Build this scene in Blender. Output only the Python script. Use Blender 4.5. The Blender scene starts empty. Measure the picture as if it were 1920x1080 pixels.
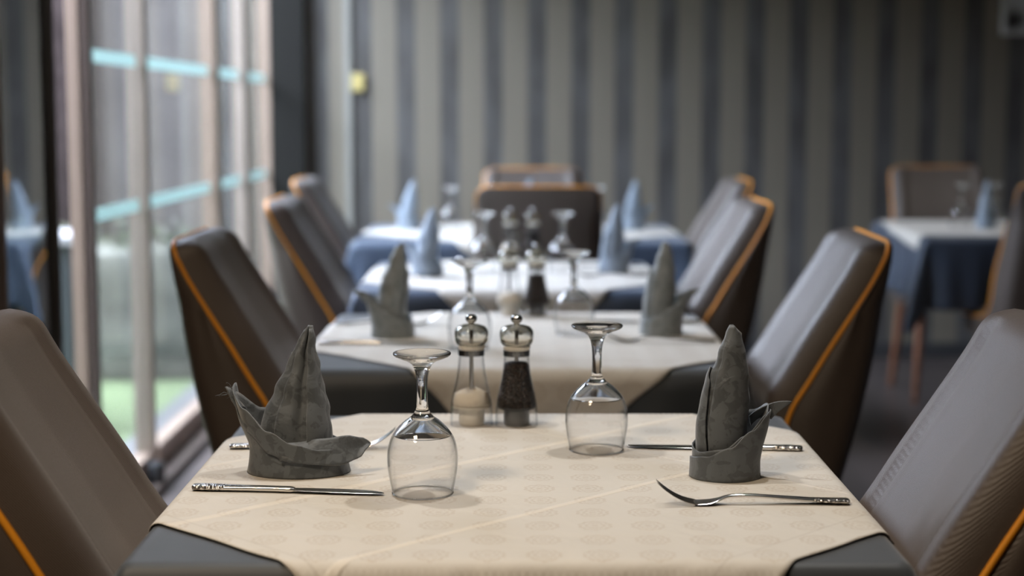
import bpy, bmesh, math, random
from mathutils import Vector, Matrix, noise
from math import sin, cos, pi, sqrt, radians as R

sc = bpy.context.scene
# ------------------------------------------------------------------ camera
CAM_Z = 1.197
cam_d = bpy.data.cameras.new('camera')
cam = bpy.data.objects.new('camera', cam_d)
sc.collection.objects.link(cam)
cam.location = (0, 0, CAM_Z)
cam.rotation_euler = (R(90) - math.atan(331 / 3000), 0, 0)
cam_d.sensor_width = 36
cam_d.lens = 36 * 3000 / 1920
cam_d.clip_start = 0.05
cam_d.clip_end = 100
cam_d.dof.use_dof = True
cam_d.dof.focus_distance = 1.93
cam_d.dof.aperture_fstop = 2.8
sc.camera = cam
# ------------------------------------------------------------------ world / light / exposure
SKY = 42.0
w = bpy.data.worlds.new('overcast_sky')
sc.world = w
w.use_nodes = True
wn = w.node_tree.nodes
wn['Background'].inputs[0].default_value = (0.74, 0.81, 1.0, 1)
wn['Background'].inputs[1].default_value = SKY
sc.view_settings.view_transform = 'Standard'
sc.view_settings.look = 'None'
sc.view_settings.gamma = 1
sc.view_settings.use_curve_mapping = False
sc.view_settings.exposure = 0.0
sc.cycles.use_denoising = True
sc.cycles.max_bounces = 14
sc.cycles.transparent_max_bounces = 24
sc.cycles.transmission_bounces = 12
sc.cycles.glossy_bounces = 6
sc.cycles.diffuse_bounces = 5
sc.cycles.sample_clamp_indirect = 6.0
sc.cycles.caustics_reflective = False
sc.cycles.caustics_refractive = True
sc.cycles.blur_glossy = 0.5


def spot(x, y, e, col, size=80, z=2.66, tx=None, ty=None, rad=0.03):
    l = bpy.data.lights.new('downlight', 'SPOT')
    l.energy = e
    l.color = col
    l.spot_size = R(size)
    l.spot_blend = 0.6
    l.shadow_soft_size = rad
    o = bpy.data.objects.new('downlight', l)
    o.location = (x, y, z)
    if tx is not None:
        d = Vector((tx, ty, 0.75)) - Vector((x, y, z))
        o.rotation_euler = d.to_track_quat('-Z', 'Y').to_euler()
    sc.collection.objects.link(o)
    return o


WARM = (1.0, 0.95, 0.89)
spot(-0.45, 2.25, 56, WARM, 42, tx=-0.12, ty=1.92)
spot(0.42, 2.30, 56, WARM, 42, tx=0.12, ty=1.92)
spot(0.05, 3.10, 48, WARM, 42)
l = bpy.data.lights.new('warm_fill', 'AREA')  # added warm fill for the chairs and piping, no fixture built
l.energy = 37
l.color = (1.0, 0.80, 0.58)
l.size = 0.4
o = bpy.data.objects.new('warm_fill', l)
o.location = (-0.9, 0.7, 2.7)
sc.collection.objects.link(o)
spot(0.10, 6.1, 8, WARM, 60)
spot(2.0, 6.1, 30, WARM, 75)
# the window opening, as a sampling portal for the sky
pl = bpy.data.lights.new('window_portal', 'AREA')
pl.shape = 'RECTANGLE'
pl.size = 4.3
pl.size_y = 2.5
pl.cycles.is_portal = True
po = bpy.data.objects.new('window_portal', pl)
po.location = (-1.26, 5.62, 1.25)
po.rotation_euler = (0, R(-90), 0)
po.rotation_euler = Vector((1, 0, 0)).to_track_quat('-Z', 'Y').to_euler()
sc.collection.objects.link(po)


# ------------------------------------------------------------------ material helpers
def lin(c):
    return tuple((v / 255 / 12.92) if v / 255 <= 0.04045 else ((v / 255 + 0.055) / 1.055) ** 2.4 for v in c)


class NT:
    def __init__(self, name):
        self.m = bpy.data.materials.new(name)
        self.m.use_nodes = True
        self.t = self.m.node_tree
        self.t.nodes.clear()
        self.out = self.t.nodes.new('ShaderNodeOutputMaterial')

    def n(self, typ, **kw):
        nd = self.t.nodes.new(typ)
        for k, v in kw.items():
            setattr(nd, k, v)
        return nd

    def l(self, a, b):
        self.t.links.new(a, b)

    def setv(self, sock, v):
        if isinstance(v, (int, float)):
            sock.default_value = v
        elif isinstance(v, tuple):
            sock.default_value = (v + (1,)) if len(v) == 3 and len(sock.default_value) == 4 else v
        else:
            self.l(v, sock)

    def math(self, op, a, b=0.0, c=0.0, clamp=False):
        nd = self.n('ShaderNodeMath', operation=op, use_clamp=clamp)
        self.setv(nd.inputs[0], a)
        self.setv(nd.inputs[1], b)
        self.setv(nd.inputs[2], c)
        return nd.outputs[0]

    def mix(self, f, a, b):
        nd = self.n('ShaderNodeMix', data_type='RGBA')
        self.setv(nd.inputs[0], f)
        self.setv(nd.inputs[6], a)
        self.setv(nd.inputs[7], b)
        return nd.outputs[2]

    def obj(self):
        return self.n('ShaderNodeTexCoord').outputs['Object']

    def uv(self):
        return self.n('ShaderNodeTexCoord').outputs['UV']

    def sep(self, v):
        s = self.n('ShaderNodeSeparateXYZ')
        self.l(v, s.inputs[0])
        return s.outputs

    def noise(self, vec, scale, detail=3.0, rough=0.5, dist=0.0):
        nd = self.n('ShaderNodeTexNoise')
        nd.inputs['Scale'].default_value = scale
        nd.inputs['Detail'].default_value = detail
        nd.inputs['Roughness'].default_value = rough
        nd.inputs['Distortion'].default_value = dist
        self.l(vec, nd.inputs['Vector'])
        return nd.outputs['Fac']

    def ramp(self, f, lo, hi):
        nd = self.n('ShaderNodeMapRange')
        nd.interpolation_type = 'SMOOTHSTEP'
        self.setv(nd.inputs['Value'], f)
        nd.inputs['From Min'].default_value = lo
        nd.inputs['From Max'].default_value = hi
        return nd.outputs[0]

    def scalev(self, v, s):
        nd = self.n('ShaderNodeVectorMath', operation='MULTIPLY')
        self.l(v, nd.inputs[0])
        nd.inputs[1].default_value = s
        return nd.outputs[0]

    def bump(self, h, strength=0.3, dist=0.001, normal=None):
        nd = self.n('ShaderNodeBump')
        nd.inputs['Strength'].default_value = strength
        nd.inputs['Distance'].default_value = dist
        self.l(h, nd.inputs['Height'])
        if normal is not None:
            self.l(normal, nd.inputs['Normal'])
        return nd.outputs[0]

    def pbr(self, col, rough=0.6, metal=0.0, normal=None, **kw):
        b = self.n('ShaderNodeBsdfPrincipled')
        self.setv(b.inputs['Base Color'], col)
        self.setv(b.inputs['Roughness'], rough)
        self.setv(b.inputs['Metallic'], metal)
        if normal is not None:
            self.l(normal, b.inputs['Normal'])
        for k, v in kw.items():
            self.setv(b.inputs[k.replace('_', ' ')], v)
        self.l(b.outputs[0], self.out.inputs[0])
        return self.m


def simple(name, col, rough=0.6, metal=0.0, nscale=30, namp=0.08, bump=0.1, bdist=0.0008, **kw):
    t = NT(name)
    v = t.obj()
    f = t.noise(v, nscale)
    c2 = tuple(max(0, c * (1 - namp * 2)) for c in col)
    c1 = tuple(min(1, c * (1 + namp)) for c in col)
    return t.pbr(t.mix(f, c2, c1), rough, metal, t.bump(f, bump, bdist), **kw)


def thin_fresnel(t, ior):
    """the same reflectance from either side of a thin wall"""
    fr = t.n('ShaderNodeFresnel')
    bf = t.n('ShaderNodeNewGeometry').outputs['Backfacing']
    t.l(t.math('MULTIPLY_ADD', bf, 1.0 / ior - ior, ior), fr.inputs['IOR'])
    return fr


def m_thin_glass(name, tint=(1, 1, 1), ior=1.5, rough=0.0, boost=1.0):
    t = NT(name)
    fr = thin_fresnel(t, ior)
    tr = t.n('ShaderNodeBsdfTransparent')
    tr.inputs[0].default_value = tint + (1,)
    gl = t.n('ShaderNodeBsdfGlossy')
    gl.inputs['Roughness'].default_value = rough
    f = t.math('MULTIPLY', fr.outputs[0], boost, clamp=True)
    mx = t.n('ShaderNodeMixShader')
    t.l(f, mx.inputs[0])
    t.l(tr.outputs[0], mx.inputs[1])
    t.l(gl.outputs[0], mx.inputs[2])
    t.l(mx.outputs[0], t.out.inputs[0])
    return t.m


def m_bowl_glass(name):
    """thin blown wall: clear face-on, the long way through the wall tints it towards the rim of the silhouette"""
    t = NT(name)
    fr = thin_fresnel(t, 1.5)
    lw = t.n('ShaderNodeLayerWeight')
    lw.inputs[0].default_value = 0.5
    fac = t.math('POWER', lw.outputs['Facing'], 6.0)
    tr = t.n('ShaderNodeBsdfTransparent')
    t.l(t.mix(fac, (0.997, 0.997, 0.997), (0.22, 0.25, 0.25)), tr.inputs[0])
    gl = t.n('ShaderNodeBsdfGlossy')
    gl.inputs['Roughness'].default_value = 0.0
    mx = t.n('ShaderNodeMixShader')
    t.l(fr.outputs[0], mx.inputs[0])
    t.l(tr.outputs[0], mx.inputs[1])
    t.l(gl.outputs[0], mx.inputs[2])
    t.l(mx.outputs[0], t.out.inputs[0])
    return t.m


def m_solid_glass(name, col=(1, 1, 1), ior=1.48, rough=0.0):
    t = NT(name)
    g = t.n('ShaderNodeBsdfGlass')
    g.inputs['Color'].default_value = col + (1,)
    g.inputs['IOR'].default_value = ior
    g.inputs['Roughness'].default_value = rough
    t.l(g.outputs[0], t.out.inputs[0])
    return t.m


M = {}


def m_leather():
    t = NT('brown_leatherette')
    v = t.obj()
    a = t.noise(v, 9, 3)
    wv = t.n('ShaderNodeTexWave', wave_type='BANDS', bands_direction='DIAGONAL')
    wv.inputs['Scale'].default_value = 190
    wv.inputs['Distortion'].default_value = 1.0
    wv.inputs['Detail'].default_value = 1
    t.l(v, wv.inputs['Vector'])
    f2 = t.noise(v, 900, 1)
    h = t.math('ADD', wv.outputs['Fac'], f2)
    n = t.bump(h, 0.5, 0.0005)
    col = t.mix(a, (0.060, 0.042, 0.032), (0.084, 0.061, 0.048))
    return t.pbr(col, t.math('MULTIPLY_ADD', a, 0.1, 0.47), 0.0, n, Specular_IOR_Level=0.75, Sheen_Weight=0.1)


def m_cream():
    t = NT('cream_damask')
    uv = t.uv()
    wob = t.noise(uv, 5, 2)
    x, y, z = t.sep(uv)
    P = 0.0575
    px = t.math('SUBTRACT', t.math('FRACT', t.math('DIVIDE', x, P)), 0.5)
    py = t.math('SUBTRACT', t.math('FRACT', t.math('DIVIDE', y, P)), 0.5)
    r = t.math('SQRT', t.math('ADD', t.math('MULTIPLY', px, px), t.math('MULTIPLY', py, py)))
    th = t.math('ARCTAN2', py, px)
    pet = t.math('MULTIPLY', t.math('COSINE', t.math('MULTIPLY', th, 10.0)), 0.018)
    rr = t.math('ADD', r, pet)
    ring = t.math('COMPARE', rr, 0.29, 0.035)
    ring2 = t.math('COMPARE', rr, 0.17, 0.03)
    dot = t.math('LESS_THAN', rr, 0.07)
    pat = t.math('MAXIMUM', t.math('MAXIMUM', ring, ring2), dot)
    brk = t.ramp(t.noise(uv, 260, 2), 0.35, 0.6)
    pat = t.math('MULTIPLY', pat, t.math('MULTIPLY_ADD', brk, 0.6, 0.4))
    # fold creases along the cloth's own sides, their lit ridges lightened in the colour
    d1 = t.math('MULTIPLY', t.math('ADD', x, y), 0.70711)
    d2 = t.math('MULTIPLY', t.math('SUBTRACT', x, y), 0.70711)
    wv = t.math('MULTIPLY', t.math('SUBTRACT', t.noise(uv, 14, 2), 0.5), 0.006)

    def line(d, at, wd):
        return t.math('SUBTRACT', 1.0, t.ramp(t.math('ABSOLUTE', t.math('SUBTRACT', t.math('ADD', d, wv), at)), wd * 0.4, wd))
    creases = t.math('MAXIMUM', line(d2, -0.085, 0.010), line(d2, 0.155, 0.007))
    creases = t.math('MAXIMUM', creases, t.math('MULTIPLY', line(d2, -0.30, 0.006), 0.6))
    creases = t.math('MAXIMUM', creases, t.math('MULTIPLY', line(d1, 0.20, 0.005), 0.5))
    hemd = t.math('MAXIMUM', t.math('ABSOLUTE', d1), t.math('ABSOLUTE', d2))
    hem = t.math('COMPARE', hemd, 0.425, 0.0015)
    base = t.mix(wob, (0.56, 0.525, 0.47), (0.635, 0.60, 0.54))
    c = t.mix(t.math('MULTIPLY', pat, 0.42), base, (0.42, 0.34, 0.26))
    c = t.mix(t.math('MULTIPLY', creases, 0.35), c, (0.86, 0.78, 0.66))
    c = t.mix(t.math('MULTIPLY', hem, 0.25), c, (0.35, 0.3, 0.25))
    big = t.noise(uv, 9, 3, 0.5, 0.6)
    thread = t.noise(t.scalev(uv, (900, 2400, 1)), 1.0, 1)
    h = t.math('ADD', t.math('MULTIPLY', big, 6.0), t.math('ADD', t.math('MULTIPLY', creases, 0.9), t.math('MULTIPLY', pat, -0.12)))
    h = t.math('ADD', h, t.math('MULTIPLY', thread, 0.05))
    return t.pbr(c, 0.62, 0.0, t.bump(h, 0.5, 0.0025), Sheen_Weight=0.15)


def m_darkcloth(name, a, b):
    t = NT(name)
    uv = t.uv()
    n = t.noise(uv, 6, 3)
    th = t.noise(t.scalev(uv, (1500, 700, 1)), 1.0, 1)
    return t.pbr(t.mix(n, a, b), 0.55, 0.0, t.bump(t.math('ADD', n, t.math('MULTIPLY', th, 0.04)), 0.3, 0.004), Sheen_Weight=0.25)


def m_napkin(name, ca, cb):
    t = NT(name)
    v = t.obj()
    warp = t.n('ShaderNodeVectorMath', operation='ADD')
    nn = t.n('ShaderNodeTexNoise')
    nn.inputs['Scale'].default_value = 40
    t.l(v, nn.inputs['Vector'])
    sc2 = t.scalev(nn.outputs['Color'], (0.02, 0.02, 0.02))
    t.l(v, warp.inputs[0])
    t.l(sc2, warp.inputs[1])
    vo = t.n('ShaderNodeTexVoronoi', feature='F1')
    vo.inputs['Scale'].default_value = 48
    t.l(warp.outputs[0], vo.inputs['Vector'])
    m = t.ramp(vo.outputs['Distance'], 0.32, 0.42)
    leaf = t.ramp(t.noise(v, 55, 2, 0.5, 1.2), 0.47, 0.53)
    m = t.math('MULTIPLY', m, leaf)
    fine = t.noise(v, 1400, 1)
    big = t.noise(v, 28, 3, 0.55, 0.8)
    c = t.mix(m, ca, cb)
    h = t.math('ADD', t.math('MULTIPLY', big, 3.0), t.math('MULTIPLY', fine, 0.1))
    return t.pbr(c, t.math('MULTIPLY_ADD', m, -0.12, 0.62), 0.0, t.bump(h, 0.5, 0.0018), Sheen_Weight=0.3)


def m_wallpaper():
    t = NT('striped_wallpaper')
    g = t.n('ShaderNodeNewGeometry').outputs['Position']
    x, y, z = t.sep(g)
    P = 0.2096
    f = t.math('FRACT', t.math('ADD', t.math('DIVIDE', t.math('ADD', x, 0.090), P), 100.5))
    d = t.math('ABSOLUTE', t.math('SUBTRACT', f, 0.5))
    m = t.math('SUBTRACT', 1.0, t.ramp(d, 0.205, 0.225))
    sil = t.noise(t.scalev(g, (60, 60, 2)), 1.0, 3)
    blot = t.ramp(t.noise(t.scalev(g, (9, 9, 3.5)), 1.0, 3), 0.3, 0.7)
    li = t.mix(sil, (0.215, 0.186, 0.145), (0.255, 0.222, 0.175))
    dk = t.mix(blot, (0.092, 0.086, 0.082), (0.138, 0.133, 0.128))
    c = t.mix(m, li, dk)
    ro = t.math('MULTIPLY_ADD', m, -0.18, 0.50)
    return t.pbr(c, ro, 0.0, t.bump(sil, 0.1, 0.001), Specular_IOR_Level=0.6)


def m_floor():
    t = NT('dark_laminate')
    g = t.n('ShaderNodeNewGeometry').outputs['Position']
    br = t.n('ShaderNodeTexBrick')
    br.offset = 0.37
    br.inputs['Scale'].default_value = 1.0
    br.inputs['Brick Width'].default_value = 1.2
    br.inputs['Row Height'].default_value = 0.19
    br.inputs['Mortar Size'].default_value = 0.0015
    br.inputs['Color1'].default_value = (0.080, 0.062, 0.057, 1)
    br.inputs['Color2'].default_value = (0.125, 0.100, 0.092, 1)
    br.inputs['Mortar'].default_value = (0.02, 0.017, 0.016, 1)
    rot = t.n('ShaderNodeVectorRotate')
    rot.rotation_type = 'Z_AXIS'
    rot.inputs['Angle'].default_value = R(90)
    t.l(g, rot.inputs['Vector'])
    t.l(rot.outputs[0], br.inputs['Vector'])
    gr = t.noise(t.scalev(g, (40, 2.2, 1)), 1.0, 4, 0.6, 0.6)
    c = t.mix(t.math('MULTIPLY', gr, 0.5), br.outputs['Color'], (0.03, 0.026, 0.026))
    return t.pbr(c, 0.34, 0.0, t.bump(gr, 0.1, 0.001))


def m_wood():
    t = NT('reddish_brown_wood')
    v = t.obj()
    g = t.noise(t.scalev(v, (60, 60, 6)), 1.0, 3, 0.6, 0.5)
    return t.pbr(t.mix(g, (0.14, 0.055, 0.028), (0.26, 0.11, 0.055)), 0.4, 0.0, t.bump(g, 0.1, 0.0005))


def m_stone(name, a, b, scale=4):
    t = NT(name)
    g = t.n('ShaderNodeNewGeometry').outputs['Position']
    f = t.noise(g, scale, 6, 0.65)
    return t.pbr(t.mix(t.ramp(f, 0.3, 0.7), a, b), 0.9, 0.0, t.bump(f, 0.6, 0.02), Specular_IOR_Level=0.04)


def m_steel():
    t = NT('cutlery_steel')
    v = t.obj()
    f = t.noise(t.scalev(v, (20, 300, 20)), 1.0, 2)
    return t.pbr((0.72, 0.70, 0.67), t.math('MULTIPLY_ADD', f, 0.08, 0.12), 1.0, None)


def m_ornament():
    t = NT('embossed_steel')
    v = t.obj()
    vo = t.n('ShaderNodeTexVoronoi')
    vo.inputs['Scale'].default_value = 330
    t.l(v, vo.inputs['Vector'])
    c = t.mix(vo.outputs['Distance'], (0.75, 0.72, 0.68), (0.28, 0.26, 0.24))
    return t.pbr(c, 0.2, 1.0, t.bump(vo.outputs['Distance'], 1.0, 0.0012))


def m_pepper():
    t = NT('black_peppercorns')
    v = t.obj()
    vo = t.n('ShaderNodeTexVoronoi')
    vo.inputs['Scale'].default_value = 260
    t.l(v, vo.inputs['Vector'])
    c = t.mix(t.ramp(vo.outputs['Distance'], 0.1, 0.6), (0.050, 0.027, 0.018), (0.006, 0.004, 0.003))
    h = t.math('SUBTRACT', 1.0, vo.outputs['Distance'])
    return t.pbr(c, 0.5, 0.0, t.bump(h, 1.0, 0.003))


def m_tape():
    t = NT('teal_safety_tape')
    d = t.n('ShaderNodeBsdfDiffuse')
    tr = t.n('ShaderNodeBsdfTranslucent')
    for q in (d, tr):
        q.inputs[0].default_value = (0.66, 0.78, 0.76, 1)
    mx = t.n('ShaderNodeMixShader')
    mx.inputs[0].default_value = 0.55
    t.l(d.outputs[0], mx.inputs[1])
    t.l(tr.outputs[0], mx.inputs[2])
    t.l(mx.outputs[0], t.out.inputs[0])
    return t.m


M['leather'] = m_leather()
M['cream'] = m_cream()
M['grey_cloth'] = m_darkcloth('dark_grey_tablecloth', (0.026, 0.031, 0.038), (0.034, 0.041, 0.049))
M['blue_cloth'] = m_darkcloth('dark_blue_tablecloth', (0.042, 0.063, 0.105), (0.058, 0.085, 0.135))
M['shaded_blue_cloth'] = m_darkcloth('shaded_blue_tablecloth', (0.026, 0.038, 0.064), (0.036, 0.052, 0.084))  # darker copy of the blue cloth, dim light put into its colour
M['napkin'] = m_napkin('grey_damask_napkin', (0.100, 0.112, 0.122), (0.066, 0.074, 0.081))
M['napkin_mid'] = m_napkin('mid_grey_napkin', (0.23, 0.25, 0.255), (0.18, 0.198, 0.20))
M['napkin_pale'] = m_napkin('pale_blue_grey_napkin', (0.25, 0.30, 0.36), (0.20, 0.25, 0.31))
M['wallpaper'] = m_wallpaper()
M['floor'] = m_floor()
M['wood'] = m_wood()
M['steel'] = m_steel()
M['ornament'] = m_ornament()
M['chrome'] = simple('chrome', (0.42, 0.42, 0.42), 0.07, 1.0, namp=0.01, bump=0.0)
M['band_chrome'] = simple('dark_chrome', (0.32, 0.33, 0.34), 0.22, 1.0, namp=0.02, bump=0.0)
M['pepper'] = m_pepper()
M['salt'] = simple('salt_grains', (0.78, 0.70, 0.58), 0.8, nscale=700, namp=0.12, bump=0.5, bdist=0.001)
M['cream_plastic'] = simple('cream_plastic', (0.72, 0.68, 0.60), 0.4, namp=0.02, bump=0.02)
M['black_plastic'] = simple('dark_grey_plastic', (0.045, 0.046, 0.048), 0.4, namp=0.05, bump=0.02)
M['piping'] = simple('orange_piping', (0.85, 0.33, 0.02), 0.45, nscale=400, namp=0.05, bump=0.2)
M['bowl'] = m_bowl_glass('wine_glass_bowl')
M['glass'] = m_solid_glass('wine_glass_stem')
M['acrylic'] = m_thin_glass('mill_acrylic', (0.93, 0.94, 0.94), 1.45)
M['acrylic_solid'] = m_solid_glass('mill_acrylic_head', (0.99, 0.98, 0.95), 1.42)
M['pane'] = m_thin_glass('window_pane', (0.93, 0.955, 0.95), 1.52, 0.0, 1.1)
M['pane_dark'] = m_thin_glass('tinted_window_pane', (0.50, 0.55, 0.54), 1.52, 0.0, 2.2)
M['frame'] = simple('beige_aluminium', (0.35, 0.26, 0.20), 0.4, namp=0.03, bump=0.02)
M['frame_pale'] = simple('pale_aluminium', (0.38, 0.31, 0.255), 0.45, namp=0.03, bump=0.02)
M['gasket'] = simple('dark_gasket', (0.035, 0.028, 0.025), 0.5, namp=0.05)
M['bronze'] = simple('brown_aluminium', (0.12, 0.09, 0.075), 0.35, namp=0.05, bump=0.02)
M['tape'] = m_tape()
M['ceiling'] = simple('ceiling_paint', (0.22, 0.215, 0.20), 0.9, namp=0.03)
M['plain_wall'] = simple('dark_plaster', (0.12, 0.115, 0.105), 0.85, namp=0.05)
M['baseboard'] = simple('dark_baseboard', (0.06, 0.06, 0.062), 0.4, namp=0.05)
M['trim_pale'] = simple('pale_conduit', (0.33, 0.32, 0.29), 0.5, namp=0.03)
M['corner_shade'] = simple('corner_shade_grey', (0.022, 0.021, 0.019), 1.0, namp=0.04, Specular_IOR_Level=0.1)  # shade of the wall corner put into a dark colour
M['lawn'] = m_stone('lawn_green', (0.17, 0.22, 0.11), (0.22, 0.28, 0.15), 30)
M['brown_wall'] = m_stone('brown_render', (0.010, 0.0075, 0.007), (0.022, 0.017, 0.016), 6)
M['grey_wall'] = m_stone('grey_render', (0.072, 0.064, 0.060), (0.098, 0.088, 0.082), 2.5)
M['pale_stone'] = m_stone('pale_stone', (0.09, 0.09, 0.075), (0.20, 0.20, 0.17), 5)
M['paving'] = m_stone('pale_paving', (0.17, 0.17, 0.17), (0.22, 0.22, 0.22), 8)
M['white_top'] = simple('white_counter', (0.16, 0.16, 0.16), 0.5, namp=0.02)
M['black_body'] = simple('black_counter', (0.012, 0.016, 0.018), 0.5, namp=0.1)
M['leaf'] = simple('pale_green_leaf', (0.11, 0.13, 0.07), 0.6, namp=0.2)
M['yellow'] = simple('yellowed_plastic', (0.62, 0.50, 0.20), 0.5, namp=0.05)
M['tabletop'] = simple('table_laminate', (0.20, 0.13, 0.09), 0.5, namp=0.05)
M['iron'] = simple('black_iron', (0.03, 0.03, 0.03), 0.5, namp=0.05)


def m_picture():
    t = NT('grey_print')
    g = t.n('ShaderNodeNewGeometry').outputs['Position']
    x, y, z = t.sep(g)
    dx = t.math('SUBTRACT', x, 2.40)
    dz = t.math('SUBTRACT', z, 1.635)
    r = t.math('SQRT', t.math('ADD', t.math('MULTIPLY', dx, dx), t.math('MULTIPLY', dz, dz)))
    r = t.math('ADD', r, t.math('MULTIPLY', t.math('SUBTRACT', t.noise(g, 18, 3), 0.5), 0.05))
    blot = t.math('SUBTRACT', 1.0, t.ramp(r, 0.02, 0.075))
    return t.pbr(t.mix(blot, (0.75, 0.78, 0.80), (0.05, 0.05, 0.05)), 0.6)


M['picture'] = m_picture()
M['white_frame'] = simple('white_picture_frame', (0.8, 0.8, 0.8), 0.4, namp=0.02)

# ------------------------------------------------------------------ geometry helpers
COL = sc.collection


def obj(name, bm, mat, parent=None, smooth=False, loc=None, sharp=None, mats=None):
    me = bpy.data.meshes.new(name)
    bmesh.ops.recalc_face_normals(bm, faces=bm.faces[:])
    bm.to_mesh(me)
    bm.free()
    o = bpy.data.objects.new(name, me)
    for mm in (mats or [mat]):
        me.materials.append(mm)
    COL.objects.link(o)
    if parent:
        o.parent = parent
    if loc:
        o.location = loc
    if smooth:
        for p in me.polygons:
            p.use_smooth = True
        if sharp:
            me.set_sharp_from_angle(angle=R(sharp))
    return o


def thing(name, label, cat, loc=(0, 0, 0), rz=0, group=None):
    o = bpy.data.objects.new(name, None)
    o.empty_display_size = 0.05
    COL.objects.link(o)
    o.location = loc
    o.rotation_euler = (0, 0, rz)
    o['label'] = label
    o['category'] = cat
    if group:
        o['group'] = group
    return o


def tag(o, label, cat, group=None):
    o['label'] = label
    o['category'] = cat
    if group:
        o['group'] = group
    return o


def struct(o):
    o['kind'] = 'structure'
    return o


def dup(root, loc, rz=0, label=None, group=None, mirror=False):
    r = root.copy()
    COL.objects.link(r)
    r.location = loc
    r.rotation_euler = (0, 0, rz)
    if mirror:
        r.scale = (-1, 1, 1)
    if label:
        r['label'] = label
    if group:
        r['group'] = group
    for ch in list(root.children):
        c = ch.copy()
        COL.objects.link(c)
        c.parent = r
        for g in ch.children:
            d = g.copy()
            COL.objects.link(d)
            d.parent = c
    return r


def box(bm, x0, x1, y0, y1, z0, z1):
    vs = [bm.verts.new((x, y, z)) for x in (x0, x1) for y in (y0, y1) for z in (z0, z1)]
    for f in ((0, 1, 3, 2), (4, 6, 7, 5), (0, 4, 5, 1), (2, 3, 7, 6), (0, 2, 6, 4), (1, 5, 7, 3)):
        bm.faces.new([vs[i] for i in f])
    return vs


def boxes(*bs, bevel=0.0):
    bm = bmesh.new()
    for b in bs:
        box(bm, *b)
    if bevel:
        bmesh.ops.bevel(bm, geom=bm.edges[:], offset=bevel, segments=2, affect='EDGES', profile=0.5)
    return bm


def lathe(profile, seg=64, cx=0, cy=0, close=False):
    bm = bmesh.new()
    rings = []
    for r, z in profile:
        if r < 1e-6:
            rings.append([bm.verts.new((cx, cy, z))])
        else:
            rings.append([bm.verts.new((cx + r * cos(2 * pi * i / seg), cy + r * sin(2 * pi * i / seg), z)) for i in range(seg)])
    pairs = list(zip(rings[:-1], rings[1:]))
    if close:
        pairs.append((rings[-1], rings[0]))
    for a, b in pairs:
        for i in range(seg):
            j = (i + 1) % seg
            if len(a) == 1 and len(b) == 1:
                continue
            if len(a) == 1:
                bm.faces.new((a[0], b[j], b[i]))
            elif len(b) == 1:
                bm.faces.new((a[i], a[j], b[0]))
            else:
                bm.faces.new((a[i], a[j], b[j], b[i]))
    return bm


def catmull(pts, n=6):
    out = []
    P = [Vector(p) for p in pts]
    P = [P[0] * 2 - P[1]] + P + [P[-1] * 2 - P[-2]]
    for i in range(1, len(P) - 2):
        for k in range(n):
            t = k / n
            a, b, c, d = P[i - 1], P[i], P[i + 1], P[i + 2]
            out.append(0.5 * ((2 * b) + (-a + c) * t + (2 * a - 5 * b + 4 * c - d) * t * t + (-a + 3 * b - 3 * c + d) * t ** 3))
    out.append(P[-2])
    return out


def tube(bm, pts, r, seg=8, caps=True):
    pts = [Vector(p) for p in pts]
    rs = r if isinstance(r, list) else [r] * len(pts)
    rings = []
    up = Vector((0, 0, 1))
    prev = None
    for i, p in enumerate(pts):
        t = (pts[min(i + 1, len(pts) - 1)] - pts[max(i - 1, 0)]).normalized()
        if prev is None:
            a = up if abs(t.z) < 0.9 else Vector((1, 0, 0))
            n = t.cross(a).normalized()
        else:
            n = (prev - t * prev.dot(t)).normalized()
        prev = n
        b = t.cross(n)
        rings.append([bm.verts.new(p + (n * cos(2 * pi * k / seg) + b * sin(2 * pi * k / seg)) * rs[i]) for k in range(seg)])
    for a, b in zip(rings[:-1], rings[1:]):
        for k in range(seg):
            j = (k + 1) % seg
            bm.faces.new((a[k], a[j], b[j], b[k]))
    if caps:
        bm.faces.new(rings[0])
        bm.faces.new(rings[-1])


def loft(bm, rings, close=True, caps=True):
    vr = [[bm.verts.new(p) for p in r] for r in rings]
    n = len(vr[0])
    for a, b in zip(vr[:-1], vr[1:]):
        for k in range(n if close else n - 1):
            j = (k + 1) % n
            bm.faces.new((a[k], a[j], b[j], b[k]))
    if caps and close:
        bm.faces.new(vr[0])
        bm.faces.new(vr[-1])
    return vr


def grid(bm, rows):
    return loft(bm, rows, close=False, caps=False)


def solid(o, th, off=0.0, sub=0):
    s = o.modifiers.new('thickness', 'SOLIDIFY')
    s.thickness = th
    s.offset = off
    if sub:
        m = o.modifiers.new('smooth', 'SUBSURF')
        m.levels = sub
        m.render_levels = sub
    return o


# ------------------------------------------------------------------ room
XW = -1.155          # inner face of the glazed wall
YB = 7.75            # papered back wall
XR, YF, ZC = 3.5, -1.6, 2.75
struct(obj('floor', boxes((XW - 0.11, XR, YF, YB, -0.1, 0)), M['floor']))
struct(obj('ceiling', boxes((XW - 0.25, XR, YF, YB, ZC, ZC + 0.1)), M['ceiling']))
struct(obj('wall_back', boxes((XW - 0.25, XR + 0.1, YB, YB + 0.15, 0, ZC)), M['wallpaper']))
struct(obj('wall_right', boxes((XR, XR + 0.1, YF, YB, 0, ZC)), M['plain_wall']))
struct(obj('wall_front', boxes((XW - 0.25, XR + 0.1, YF - 0.1, YF, 0, ZC)), M['plain_wall']))
struct(obj('wall_left', boxes((XW - 0.15, XW, YF, 3.5, 0, ZC), (XW - 0.15, XW, 3.5, YB, 2.5, ZC)), M['plain_wall']))
struct(obj('baseboard_back', boxes((-1.0, XR, YB - 0.018, YB, 0, 0.075), bevel=0.003), M['baseboard']))
struct(obj('trim_1', boxes((-0.800, -0.770, YB - 0.02, YB, 0.075, ZC), bevel=0.004), M['trim_pale']))
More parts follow.
